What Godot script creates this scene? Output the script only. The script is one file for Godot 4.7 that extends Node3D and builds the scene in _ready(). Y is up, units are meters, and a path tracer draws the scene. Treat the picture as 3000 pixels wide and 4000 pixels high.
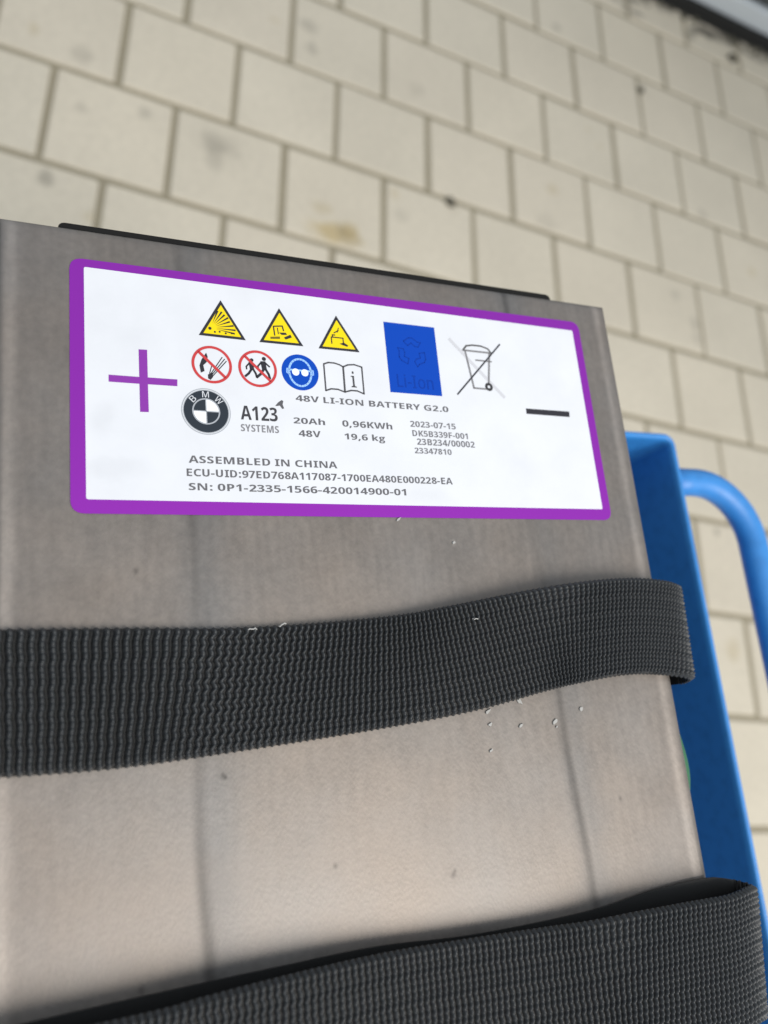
extends Node3D
# A lithium battery pack with a purple-edged label, strapped on a blue steel trolley, seen from above over cream pavers.

const CAM_H := 0.93206
# axes of the battery's lid: U runs along the label's lines, V towards the photographer, N up out of the lid (the trolley leans by three degrees)
const LID_O := Vector3(0.0073582, 0.72244527, -0.14220379)
const LID_U := Vector3(0.99282667, 0.02122724, -0.11766312)
const LID_V := Vector3(0.11854842, -0.046867, 0.9918416)
const CASE_H := 0.17
const PAVER := 0.16

var rng := RandomNumberGenerator.new()
var lid := Transform3D()
var taken := {}

# ------------------------------------------------------------------ helpers
func lin(r: float, g: float, b: float) -> Color:
	return Color(r / 255.0, g / 255.0, b / 255.0).srgb_to_linear()

func numbered(called: String) -> String:
	var n: int = taken.get(called, 0)
	taken[called] = n + 1
	return called if n == 0 else "%s_%03d" % [called, n]

func thing(called: String, label: String, category: String, at := Transform3D(), group := "") -> Node3D:
	var o := Node3D.new()
	o.name = numbered(called)
	add_child(o)
	o.transform = at
	o.set_meta("label", label)
	o.set_meta("category", category)
	if group:
		o.set_meta("group", group)
	return o

func part(called: String, m: Mesh, material: Material, parent: Node3D, at := Transform3D()) -> MeshInstance3D:
	var o := MeshInstance3D.new()
	o.name = called
	o.mesh = m
	o.transform = at
	if material:
		o.material_override = material
	parent.add_child(o, true)
	return o

func mat(c: Color, rough := 0.6, metal := 0.0) -> StandardMaterial3D:
	var m := StandardMaterial3D.new()
	m.albedo_color = c.linear_to_srgb()
	m.roughness = rough
	m.metallic = metal
	return m

func noise_tex(freq: float, seed_n: int, normal := false, bump := 4.0, size := 512, octaves := 4) -> NoiseTexture2D:
	var n := FastNoiseLite.new()
	n.seed = seed_n
	n.frequency = freq
	n.fractal_octaves = octaves
	var t := NoiseTexture2D.new()
	t.width = size
	t.height = size
	t.seamless = true
	t.noise = n
	t.as_normal_map = normal
	t.bump_strength = bump
	return t

# a box with chamfered edges, one mesh
func chamfer_box(size: Vector3, c: float) -> ArrayMesh:
	var st := SurfaceTool.new()
	st.begin(Mesh.PRIMITIVE_TRIANGLES)
	var h := size / 2.0
	var pts := PackedVector3Array()
	# rings of an octagon-like profile from the bottom to the top
	for lev in [[-h.y, c], [-h.y + c, 0.0], [h.y - c, 0.0], [h.y, c]]:
		var ins: float = lev[1]
		var y: float = lev[0]
		var x := h.x - ins
		var z := h.z - ins
		for p in [Vector2(-x + c, -z), Vector2(x - c, -z), Vector2(x, -z + c), Vector2(x, z - c), Vector2(x - c, z), Vector2(-x + c, z), Vector2(-x, z - c), Vector2(-x, -z + c)]:
			pts.append(Vector3(p.x, y, p.y))
	st.set_smooth_group(-1)
	for r in 3:
		for k in 8:
			var a := pts[r * 8 + k]
			var b := pts[r * 8 + (k + 1) % 8]
			var d := pts[(r + 1) * 8 + k]
			var e := pts[(r + 1) * 8 + (k + 1) % 8]
			for v in [a, b, e, a, e, d]:
				st.add_vertex(v)
	for k in range(1, 7):
		for v in [pts[24], pts[24 + k], pts[24 + k + 1]]:
			st.add_vertex(v)
		for v in [pts[0], pts[k + 1], pts[k]]:
			st.add_vertex(v)
	st.generate_normals()
	return st.commit()

# a round bar along a list of points, closed ends
func tube(path: PackedVector3Array, radius: float, sides := 20) -> ArrayMesh:
	var st := SurfaceTool.new()
	st.begin(Mesh.PRIMITIVE_TRIANGLES)
	st.set_smooth_group(0)
	var up := Vector3.UP
	var n := path.size()
	for i in n:
		var t := (path[mini(i + 1, n - 1)] - path[maxi(i - 1, 0)]).normalized()
		if absf(t.dot(up)) > 0.95:
			up = Vector3.RIGHT
		var side := t.cross(up).normalized()
		var top := side.cross(t).normalized()
		for k in sides:
			var a := TAU * k / sides
			st.add_vertex(path[i] + (side * cos(a) + top * sin(a)) * radius)
	for i in n - 1:
		for k in sides:
			var a := i * sides + k
			var b := i * sides + (k + 1) % sides
			for v in [a, b, b + sides, a, b + sides, a + sides]:
				st.add_index(v)
	st.add_vertex(path[0])
	st.add_vertex(path[n - 1])
	for k in sides:
		for v in [n * sides, (k + 1) % sides, k, n * sides + 1, (n - 1) * sides + k, (n - 1) * sides + (k + 1) % sides]:
			st.add_index(v)
	st.generate_normals()
	return st.commit()

# ------------------------------------------------------------------ print on the label: flat ink shapes in millimetres, x along U, y along V
class Ink:
	var v := PackedVector3Array()
	var c := PackedColorArray()
	var z := 0.0
	func lift(layer: int) -> void:
		z = 0.00016 + layer * 0.00003
	func tri(a: Vector2, b: Vector2, d: Vector2, col: Color) -> void:
		if (b - a).cross(d - a) < 0.0:
			var s := b
			b = d
			d = s
		for p in [a, b, d]:
			v.append(Vector3(p.x * 0.001, z, p.y * 0.001))
			c.append(col)
	func poly(pts: PackedVector2Array, col: Color) -> void:
		var ix := Geometry2D.triangulate_polygon(pts)
		for k in range(0, ix.size(), 3):
			tri(pts[ix[k]], pts[ix[k + 1]], pts[ix[k + 2]], col)
	func ring(o: Vector2, r0: float, r1: float, col: Color, a0 := 0.0, a1 := TAU, n := 48) -> void:
		for k in n:
			var a := lerpf(a0, a1, float(k) / n)
			var b := lerpf(a0, a1, float(k + 1) / n)
			var p := Vector2(cos(a), sin(a))
			var q := Vector2(cos(b), sin(b))
			if r0 > 0.0:
				tri(o + p * r0, o + p * r1, o + q * r1, col)
				tri(o + p * r0, o + q * r1, o + q * r0, col)
			else:
				tri(o, o + p * r1, o + q * r1, col)
	func line(pts: PackedVector2Array, w: float, col: Color) -> void:
		for k in pts.size() - 1:
			var d := (pts[k + 1] - pts[k]).normalized()
			var n := Vector2(-d.y, d.x) * w / 2.0
			var e := d * w * 0.2
			tri(pts[k] - n - e, pts[k] + n - e, pts[k + 1] + n + e, col)
			tri(pts[k] - n - e, pts[k + 1] + n + e, pts[k + 1] - n + e, col)
	# lettering squeezed into the box x0..x1, y0 (top)..y1 (bottom), turned by rot about its centre
	func text(s: String, x0: float, y0: float, x1: float, y1: float, col: Color, font_name := "Droid Sans", rot := 0.0, weight := 400) -> void:
		var f := SystemFont.new()
		f.font_names = PackedStringArray([font_name])
		f.font_weight = weight
		var t := TextMesh.new()
		t.font = f
		t.text = s
		t.font_size = 48
		t.pixel_size = 0.01
		t.depth = 0.0
		t.curve_step = 1.0
		var arr := t.surface_get_arrays(0)
		var pts: PackedVector3Array = arr[Mesh.ARRAY_VERTEX]
		var ix: PackedInt32Array = arr[Mesh.ARRAY_INDEX] if arr[Mesh.ARRAY_INDEX] != null else PackedInt32Array(range(pts.size()))
		var lo := Vector3(1e9, 1e9, 1e9)
		var hi := -lo
		for p in pts:
			lo = lo.min(p)
			hi = hi.max(p)
		var mid := Vector2((x0 + x1) / 2.0, (y0 + y1) / 2.0)
		var q := PackedVector2Array()
		for p in pts:
			var w := Vector2(remap(p.x, lo.x, hi.x, x0, x1), remap(p.y, lo.y, hi.y, y1, y0))
			q.append(mid + (w - mid).rotated(rot))
		for k in range(0, ix.size(), 3):
			tri(q[ix[k]], q[ix[k + 1]], q[ix[k + 2]], col)
	func commit() -> ArrayMesh:
		var a := []
		a.resize(Mesh.ARRAY_MAX)
		var n := PackedVector3Array()
		n.resize(v.size())
		n.fill(Vector3.UP)
		a[Mesh.ARRAY_VERTEX] = v
		a[Mesh.ARRAY_NORMAL] = n
		a[Mesh.ARRAY_COLOR] = c
		var m := ArrayMesh.new()
		m.add_surface_from_arrays(Mesh.PRIMITIVE_TRIANGLES, a)
		return m

func pv(flat: Array) -> PackedVector2Array:
	var r := PackedVector2Array()
	for k in range(0, flat.size(), 2):
		r.append(Vector2(flat[k], flat[k + 1]))
	return r

# ------------------------------------------------------------------ start
func _ready() -> void:
	rng.seed = 7
	lid.basis = Basis(LID_U, LID_V.cross(LID_U), LID_V)
	lid.origin = LID_O

	# --- camera
	var cam := Camera3D.new()
	cam.name = "camera"
	cam.transform = Transform3D(Basis(Vector3(0.90649348, 0.42206977, 0.01125566), Vector3(-0.13241172, 0.30949647, -0.94163638), Vector3(-0.40091984, 0.85209685, 0.33644351)), Vector3(0, CAM_H, 0))
	add_child(cam)
	var lens := CameraAttributesPhysical.new()
	lens.frustum_focal_length = 19.356
	lens.exposure_aperture = 6.0
	lens.frustum_focus_distance = 0.24
	lens.frustum_near = 0.02
	lens.frustum_far = 60.0
	cam.attributes = lens
	cam.fov = 63.592
	cam.near = 0.02
	cam.far = 60.0
	cam.current = true

	# --- air: the even grey light of the hall
	var we := WorldEnvironment.new()
	we.name = "world_environment"
	var env := Environment.new()
	env.background_mode = Environment.BG_COLOR
	env.background_color = Color(0.93, 0.965, 1.0)
	env.background_energy_multiplier = 0.67
	env.tonemap_mode = Environment.TONE_MAPPER_LINEAR
	env.tonemap_exposure = 1.0
	env.sdfgi_enabled = true
	env.ssao_enabled = true
	env.ssil_enabled = true
	we.environment = env
	add_child(we)

	# --- lamp behind the photographer's right shoulder
	var lamp := AreaLight3D.new()
	lamp.name = "ceiling_lamp"
	lamp.area_size = Vector2(1.1, 0.8)
	lamp.area_normalize_energy = true
	lamp.light_energy = 2.8
	lamp.light_color = Color(1.0, 0.975, 0.94)
	lamp.shadow_enabled = true
	lamp.position = Vector3(0.66, 1.8, 0.68)
	add_child(lamp)
	lamp.look_at_from_position(lamp.position, Vector3(0.25, 0.6, -0.1), Vector3(0, 0, -1))

	build_pavement()
	build_cabinet()
	build_trolley()
	build_battery()
	build_straps()
	build_bits()

# ------------------------------------------------------------------ pavement
func stain_map() -> ImageTexture:
	# 3.2 m of paving, one lap: mottling, fine grain and the dirt marks
	var n := 1024
	var span := 3.2
	var a := FastNoiseLite.new()
	a.seed = 3
	a.frequency = 0.012
	a.fractal_octaves = 4
	var b := FastNoiseLite.new()
	b.seed = 4
	b.frequency = 0.22
	b.fractal_octaves = 3
	var ia := a.get_seamless_image(n, n)
	var ib := b.get_seamless_image(n, n)
	ia.convert(Image.FORMAT_L8)
	ib.convert(Image.FORMAT_L8)
	var da := ia.get_data()
	var db := ib.get_data()
	var out := PackedByteArray()
	out.resize(n * n * 3)
	var base := PackedFloat32Array()
	base.resize(n * n)
	for i in n * n:
		base[i] = 0.925 + 0.05 * (da[i] / 255.0 - 0.5) + 0.055 * (db[i] / 255.0 - 0.5)
	var tintr := PackedFloat32Array()
	tintr.resize(n * n)
	# x, z in metres, radii, strength, brown
	var marks := [[0.19, -0.882, 0.034, 0.022, 0.26, 0.0], [0.184, -0.86, 0.016, 0.026, 0.2, 0.0], [-0.024, -0.748, 0.011, 0.014, 0.42, 0.0], [-0.005, -0.96, 0.016, 0.02, 0.22, 0.0], [0.317, -1.172, 0.018, 0.016, 0.26, 0.0], [0.323, -1.131, 0.01, 0.014, 0.26, 0.0],
		[0.385, -0.795, 0.018, 0.022, 0.34, 0.4], [0.36, -0.79, 0.04, 0.02, 0.2, 0.35], [0.344, -0.827, 0.02, 0.012, 0.12, 0.1], [0.087, -0.898, 0.011, 0.011, 0.25, 0.0], [0.004, -0.873, 0.01, 0.01, 0.2, 0.0], [0.82, -1.421, 0.012, 0.012, 0.3, 0.0], [0.512, -1.128, 0.022, 0.02, 0.12, 0.0],
		[0.472, -0.858, 0.016, 0.016, 0.12, 0.0], [1.135, -1.079, 0.016, 0.016, 0.2, 0.0], [0.751, -0.938, 0.03, 0.02, 0.12, 0.0], [1.04, -0.416, 0.007, 0.007, 0.45, 0.0], [1.036, -0.225, 0.016, 0.02, 0.14, 0.1], [1.027, -0.87, 0.013, 0.013, 0.22, 0.0], [1.066, -0.816, 0.013, 0.017, 0.24, 0.0], [1.067, -0.786, 0.017, 0.013, 0.18, 0.0]]
	# grime by the cabinet's foot
	var r := RandomNumberGenerator.new()
	r.seed = 12
	for k in 46:
		marks.append([r.randf_range(0.95, 1.75), -1.645 + absf(r.randfn(0.0, 0.03)), r.randf_range(0.012, 0.05), r.randf_range(0.008, 0.022), r.randf_range(0.35, 0.8), 0.0])
	for k in 60:
		marks.append([r.randf_range(-0.4, 2.0), r.randf_range(-1.9, 0.5), r.randf_range(0.004, 0.014), r.randf_range(0.004, 0.014), r.randf_range(0.03, 0.12), 0.1])
	var mot := FastNoiseLite.new()
	mot.seed = 9
	mot.frequency = 0.09
	for m in marks:
		var cx: float = fposmod(m[0] / span, 1.0) * n
		var cz: float = fposmod(m[1] / span, 1.0) * n
		var rx: float = m[2] / span * n
		var rz: float = m[3] / span * n
		for dz in range(int(-rz * 1.8) - 1, int(rz * 1.8) + 2):
			for dx in range(int(-rx * 1.8) - 1, int(rx * 1.8) + 2):
				var q := Vector2(dx / rx, dz / rz).length() + 0.45 * mot.get_noise_2d(cx + dx, cz + dz)
				var w := smoothstep(1.25, 0.3, q)
				if w > 0.0:
					var i := posmod(int(cz) + dz, n) * n + posmod(int(cx) + dx, n)
					base[i] *= 1.0 - w * float(m[4]) * 0.4
					tintr[i] = maxf(tintr[i], w * float(m[5]))
	for i in n * n:
		var v := clampf(base[i], 0.0, 1.0) * 255.0
		out[i * 3] = int(v)
		out[i * 3 + 1] = int(v * (1.0 - 0.14 * tintr[i]))
		out[i * 3 + 2] = int(v * (1.0 - 0.5 * tintr[i]))
	return ImageTexture.create_from_image(Image.create_from_data(n, n, false, Image.FORMAT_RGB8, out))

func build_pavement() -> void:
	var root := Node3D.new()
	root.name = "pavement"
	root.set_meta("kind", "structure")
	root.set_meta("label", "cream concrete pavers laid in running bond with sandy joints")
	add_child(root)
	var stains := stain_map()
	var tints := [lin(232, 221.5, 200.5), lin(230.5, 220, 199), lin(232.5, 221.5, 200), lin(231, 220, 199)]
	var mats := []
	for c in tints:
		var m := mat(c, 0.82)
		m.albedo_texture = stains
		m.uv1_triplanar = true
		m.uv1_world_triplanar = true
		m.uv1_scale = Vector3.ONE / 3.2
		mats.append(m)
	var sand := mat(lin(170, 160, 137), 0.95)
	sand.albedo_texture = stains
	sand.uv1_triplanar = true
	sand.uv1_world_triplanar = true
	sand.uv1_scale = Vector3.ONE / 1.1
	var sheet := PlaneMesh.new()
	sheet.size = Vector2(9, 9)
	part("joint_sand", sheet, sand, root, Transform3D(Basis(), Vector3(0.6, -0.0035, -0.6)))
	var ratio := 0.98742
	var turn := Basis(Vector3.UP, -0.018884)
	var gap := 0.0088
	var shapes := []
	for k in 4:
		shapes.append(paver_shape(PAVER - gap, PAVER * ratio - gap, k))
	var rest := SurfaceTool.new()
	rest.begin(Mesh.PRIMITIVE_TRIANGLES)
	var cam_in := Transform3D(Basis(Vector3(0.90649348, 0.42206977, 0.01125566), Vector3(-0.13241172, 0.30949647, -0.94163638), Vector3(-0.40091984, 0.85209685, 0.33644351)), Vector3(0, CAM_H, 0)).affine_inverse()
	for row in range(-13, 16):
		for col in range(-15, 18):
			var u := col + (0.5 if posmod(row, 2) == 0 else 0.0) + 0.5 - 0.5
			# course «row» lies between joint lines row and row + 1; its cross joints fall on whole numbers in even courses
			u = col + (0.5 if posmod(row, 2) == 0 else 0.0)
			var f := Vector3(u * PAVER, 0, (row + 0.5) * ratio * PAVER)
			var p := turn * f + Vector3(0.048159, 0, -1.088166)
			var tilt := Basis(Vector3(1, 0, 0), rng.randfn(0.0, 0.003)) * Basis(Vector3(0, 0, 1), rng.randfn(0.0, 0.003))
			var yaw := Basis(Vector3.UP, rng.randfn(0.0, 0.004))
			var at := Transform3D(turn * yaw * tilt, p + Vector3(rng.randfn(0.0, 0.0006), rng.randf_range(-0.0008, 0.0008), rng.randfn(0.0, 0.0006)))
			var q := cam_in * p
			var seen := q.z < -0.2 and absf(q.x / q.z) < 0.465 * 1.35 and absf(q.y / q.z) < 0.62 * 1.3
			var shape: Mesh = shapes[rng.randi() % 4]
			var m: Material = mats[rng.randi() % 4]
			if seen:
				part("paver", shape, m, root, at)
			elif absf(p.x - 0.5) < 2.2 and p.z > -2.9 and p.z < 1.3:
				rest.append_from(shape, 0, at)
	var r := part("pavers_around", rest.commit(), mats[0], root)
	r.set_meta("kind", "stuff")

func paver_shape(w: float, d: float, kind: int) -> ArrayMesh:
	var st := SurfaceTool.new()
	st.begin(Mesh.PRIMITIVE_TRIANGLES)
	st.set_smooth_group(-1)
	var r := RandomNumberGenerator.new()
	r.seed = 50 + kind
	var cut := PackedFloat32Array()
	for k in 8:
		cut.append(r.randf_range(0.002, 0.0045))
	var rings := []
	for lev in [[-0.06, 0.0], [-0.003, 0.0], [-0.0008, 0.0016], [0.0, 0.0045]]:
		var ring := []
		var x: float = w / 2.0 - lev[1]
		var z: float = d / 2.0 - lev[1]
		var j := 0
		for s in [Vector2(-1, -1), Vector2(1, -1), Vector2(1, 1), Vector2(-1, 1)]:
			var c0 := cut[j]
			var c1 := cut[j + 1]
			j += 2
			var e := Vector2(s.x * x, s.y * z)
			if s.x * s.y > 0:
				ring.append(Vector3(e.x, lev[0], e.y - s.y * c0))
				ring.append(Vector3(e.x - s.x * c1, lev[0], e.y))
			else:
				ring.append(Vector3(e.x - s.x * c0, lev[0], e.y))
				ring.append(Vector3(e.x, lev[0], e.y - s.y * c1))
		rings.append(ring)
	for i in 3:
		for k in 8:
			var l := (k + 1) % 8
			for v in [rings[i][k], rings[i][l], rings[i + 1][l], rings[i][k], rings[i + 1][l], rings[i + 1][k]]:
				st.add_vertex(v)
	for k in range(1, 7):
		for v in [rings[3][0], rings[3][k], rings[3][k + 1]]:
			st.add_vertex(v)
	st.generate_normals()
	return st.commit()

# ------------------------------------------------------------------ cabinet at the pavement's far corner
func build_cabinet() -> void:
	var o := thing("cabinet", "pale grey steel cabinet base with a dark gap beneath, at the corner of the pavement", "cabinet", Transform3D(Basis(Vector3.UP, 0.01), Vector3(1.75, 0, -1.655)))
	var pale := mat(lin(196, 202, 206), 0.45)
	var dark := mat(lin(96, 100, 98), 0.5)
	part("base_rail", chamfer_box(Vector3(1.7, 0.046, 0.02), 0.004), pale, o, Transform3D(Basis(), Vector3(0, 0.05, -0.01)))
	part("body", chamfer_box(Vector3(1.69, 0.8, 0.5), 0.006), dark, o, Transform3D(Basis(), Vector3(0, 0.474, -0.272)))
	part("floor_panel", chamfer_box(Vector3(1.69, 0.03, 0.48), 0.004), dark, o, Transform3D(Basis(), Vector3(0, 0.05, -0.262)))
	part("gap_shade_strip", chamfer_box(Vector3(1.69, 0.03, 0.02), 0.001), mat(Color(0.012, 0.012, 0.011), 0.9), o, Transform3D(Basis(), Vector3(0, 0.0135, 0.003)))  # black strip standing in for the shade in the gap under the rail
	for x in [-0.78, 0.78]:
		for z in [-0.06, -0.46]:
			part("foot", chamfer_box(Vector3(0.05, 0.036, 0.05), 0.003), dark, o, Transform3D(Basis(), Vector3(x, 0.0175, z)))

# ------------------------------------------------------------------ blue trolley
func build_trolley() -> void:
	var o := thing("trolley", "blue steel trolley with side plate and bent tube handle, carrying the strapped battery", "trolley", lid)
	var blue := mat(lin(50, 128, 200), 0.44)
	var tone := noise_tex(0.02, 35, false, 4.0, 512, 5)
	var ramp := Gradient.new()
	ramp.set_color(0, Color(0.91, 0.92, 0.93))
	ramp.set_color(1, Color(1, 1, 1))
	ramp.set_offset(1, 0.55)
	tone.color_ramp = ramp
	blue.albedo_texture = tone
	blue.normal_enabled = true
	blue.normal_texture = noise_tex(0.05, 33, true, 1.2)
	blue.normal_scale = 0.35
	blue.uv1_triplanar = true
	blue.uv1_scale = Vector3(12, 12, 12)
	var rubber := mat(Color(0.02, 0.02, 0.021), 0.8)
	var bed_y := -CASE_H
	part("bed", chamfer_box(Vector3(0.375, 0.003, 0.5), 0.001), blue, o, Transform3D(Basis(), Vector3(0.0805, bed_y - 0.0017, 0.2)))
	for s in [1, -1]:
		var x: float = 0.0805 + s * 0.1862
		# plate with a rounded top corner and a folded lip at its far end
		part("side_plate", bent_plate(s), blue, o, Transform3D(Basis(), Vector3(x, bed_y, 0.0135)))
		var path := PackedVector3Array()
		var y := -0.068
		var xo: float = x + s * 0.0015
		for p in [[0.0, 0.033], [0.01, 0.033]]:
			path.append(Vector3(xo + s * p[0], y, p[1]))
		for k in 13:
			var a := PI / 2 * k / 12.0
			path.append(Vector3(xo + s * (0.0158 + 0.031 * sin(a)), y, 0.064 - 0.031 * cos(a)))
		for k in 13:
			var a := PI / 2 * k / 12.0
			path.append(Vector3(xo + s * (0.0158 + 0.031 * cos(a)), y, 0.26 + 0.031 * sin(a)))
		path.append(Vector3(xo, y, 0.291))
		var handle := part("handle", tube(path, 0.0067, 28), blue, o)
		for zz in [0.033, 0.291]:
			var bead := TorusMesh.new()
			bead.inner_radius = 0.0058
			bead.outer_radius = 0.0083
			bead.rings = 28
			bead.ring_segments = 8
			part("weld_bead", bead, blue, handle, Transform3D(Basis(Vector3(0, 0, 1), PI / 2), Vector3(x + s * 0.0017, y, zz)))
	for x in [-0.09, 0.251]:
		for z in [-0.035, 0.435]:
			var foot := lid * Vector3(x, bed_y - 0.003, z)
			var n := lid.basis.y
			var reach := (foot.y - 0.012) / n.y
			part("leg", tube(PackedVector3Array([Vector3(x, bed_y - 0.0033, z), Vector3(x, bed_y - 0.0033 - reach, z)]), 0.0125, 16), blue, o)
			var pad := CylinderMesh.new()
			pad.top_radius = 0.016
			pad.bottom_radius = 0.019
			pad.height = 0.016
			pad.radial_segments = 24
			part("foot_pad", pad, rubber, o, lid.affine_inverse() * Transform3D(Basis(), lid * Vector3(x, bed_y - 0.0033 - reach, z) + Vector3(0, -0.004, 0)))

# side plate seen along U: upright sheet 2.4 mm thick; plan shape is an L with a rounded corner (plate + far lip), its top edge rolled
func bent_plate(s: int) -> ArrayMesh:
	var st := SurfaceTool.new()
	st.begin(Mesh.PRIMITIVE_TRIANGLES)
	var plan := PackedVector2Array()
	plan.append(Vector2(-s * 0.034, 0.0))
	plan.append(Vector2(-s * 0.020, 0.0))
	var r := 0.0045
	for k in 7:
		var a := PI / 2 * k / 6.0
		plan.append(Vector2(s * (-r + r * sin(a)), r - r * cos(a)))
	for k in 9:
		plan.append(Vector2(0.0, 0.02 + k * 0.05))
	var top := 0.111
	# cross-section round the sheet: offset to the inside (-) and outside (+), height
	var t := 0.0013
	var sec := [Vector2(-t, 0.0), Vector2(-t, top - 0.004), Vector2(-t, top - 0.0008), Vector2(-t * 0.4, top), Vector2(t * 0.5, top), Vector2(t * 1.0, top - 0.0007), Vector2(t, top - 0.004), Vector2(t, 0.0)]
	var n := plan.size()
	var m := sec.size()
	st.set_smooth_group(0)
	for i in n:
		var d := (plan[mini(i + 1, n - 1)] - plan[maxi(i - 1, 0)]).normalized()
		var outw := Vector2(d.y, -d.x) * s
		for q in sec:
			st.add_vertex(Vector3(plan[i].x + outw.x * q.x, q.y, plan[i].y + outw.y * q.x))
	for i in n - 1:
		for k in m - 1:
			var a := i * m + k
			var idx := [a, a + 1, a + m + 1, a, a + m + 1, a + m]
			if s < 0:
				idx.reverse()
			for v in idx:
				st.add_index(v)
	# end caps
	for e in [0, n - 1]:
		for k in range(1, m - 1):
			for v in [e * m, e * m + k, e * m + k + 1]:
				st.add_index(v)
	st.generate_normals()
	return st.commit()

# ------------------------------------------------------------------ battery
func crease(u: float, v: float) -> float:
	# two faint pressed lines in the lid
	var d := 0.0
	var k := 0
	for c in [0.0268, 0.1386]:
		var wob := 0.0009 * sin(v * 31.0 + k * 2.0) + 0.0006 * sin(v * 71.0 + k)
		var e: float = (u - c - wob) / 0.0014
		d += exp(-e * e) * (0.6 + 0.4 * sin(v * 43.0 + k * 1.3))
		k += 1
	return d

func case_material() -> StandardMaterial3D:
	var w := 768
	var h := 1152
	var a := FastNoiseLite.new()
	a.seed = 61
	a.frequency = 0.011
	a.fractal_octaves = 5
	var b := FastNoiseLite.new()
	b.seed = 62
	b.frequency = 0.09
	b.fractal_octaves = 3
	var c := FastNoiseLite.new()
	c.seed = 63
	c.frequency = 0.006
	var ia := a.get_image(w, h)
	var ib := b.get_image(w, h)
	var ic := c.get_image(w, h)
	for im in [ia, ib, ic]:
		im.convert(Image.FORMAT_L8)
	var da := ia.get_data()
	var db := ib.get_data()
	var dc := ic.get_data()
	var out := PackedByteArray()
	out.resize(w * h * 3)
	var rough := PackedByteArray()
	rough.resize(w * h)
	var spots := [[0.0321, 0.139, 0.0006, 0.45], [0.0326, 0.1396, 0.0004, 0.45], [0.0942, 0.1724, 0.0007, 0.3], [0.0947, 0.1715, 0.0005, 0.25], [0.0109, 0.1839, 0.0007, 0.3], [0.107, 0.0788, 0.0007, -0.5], [0.155, 0.16, 0.0006, 0.3], [0.06, 0.165, 0.0006, 0.3], [0.012, 0.086, 0.0007, 0.3]]
	for y in h:
		var v := lerpf(-0.02, 0.31, (y + 0.5) / h)
		for x in w:
			var u := lerpf(-0.03, 0.19, (x + 0.5) / w)
			var i := y * w + x
			var n := da[i] / 255.0 - 0.5
			var fine := db[i] / 255.0 - 0.5
			var streak := db[(y / 9) * w + x] / 255.0 - 0.5
			var s := 1.0 + 0.07 * n + 0.07 * fine + 0.06 * streak
			# worn lines beside the folded edges, with the light caught by the fold painted in
			var e: float = minf(absf(u - 0.1795) / 0.0016, absf(u + 0.0185) / 0.0018)
			s *= 1.0 + 0.16 * exp(-e * e)
			var cr := crease(u, v)
			s *= 1.0 - 0.21 * minf(cr, 1.0)
			# a soft band of rubbed dirt on either side of each line
			var band := 0.0
			for q in [0.0268, 0.1386]:
				var f: float = (u - q - 0.003) / 0.006
				band += exp(-f * f)
			s *= 1.0 - 0.07 * band * (0.6 + n)
			var warm := dc[i] / 255.0 - 0.5
			out[i * 3] = int(clampf(130.0 * s * (1.0 + 0.03 * warm - 0.02 * band), 0, 255))
			out[i * 3 + 1] = int(clampf(124.0 * s, 0, 255))
			out[i * 3 + 2] = int(clampf(119.0 * s * (1.0 - 0.03 * warm + 0.02 * band), 0, 255))
			rough[i] = int(clampf(126.0 + 16.0 * n + 10.0 * fine + 14.0 * streak, 60, 255))
	for sp in spots:
		for dy in range(-10, 11):
			for dx in range(-10, 11):
				var px := int((sp[0] + 0.03) / 0.22 * w) + dx
				var py := int((sp[1] + 0.02) / 0.33 * h) + dy
				var q: float = Vector2(dx, dy * 0.8).length() / (sp[2] / 0.22 * w)
				var g: float = exp(-q * q) * 0.6 * float(sp[3])
				for k in 3:
					var i := (py * w + px) * 3 + k
					out[i] = int(clampf(out[i] * (1.0 - g), 0, 255))
	var m := StandardMaterial3D.new()
	m.albedo_texture = ImageTexture.create_from_image(Image.create_from_data(w, h, false, Image.FORMAT_RGB8, out))
	m.roughness_texture = ImageTexture.create_from_image(Image.create_from_data(w, h, false, Image.FORMAT_L8, rough))
	m.roughness_texture_channel = BaseMaterial3D.TEXTURE_CHANNEL_RED
	m.roughness = 1.0
	m.metallic = 0.72
	m.normal_enabled = true
	m.normal_texture = noise_tex(0.2, 64, true, 2.0, 1024, 3)
	m.normal_scale = 0.04
	return m

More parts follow.
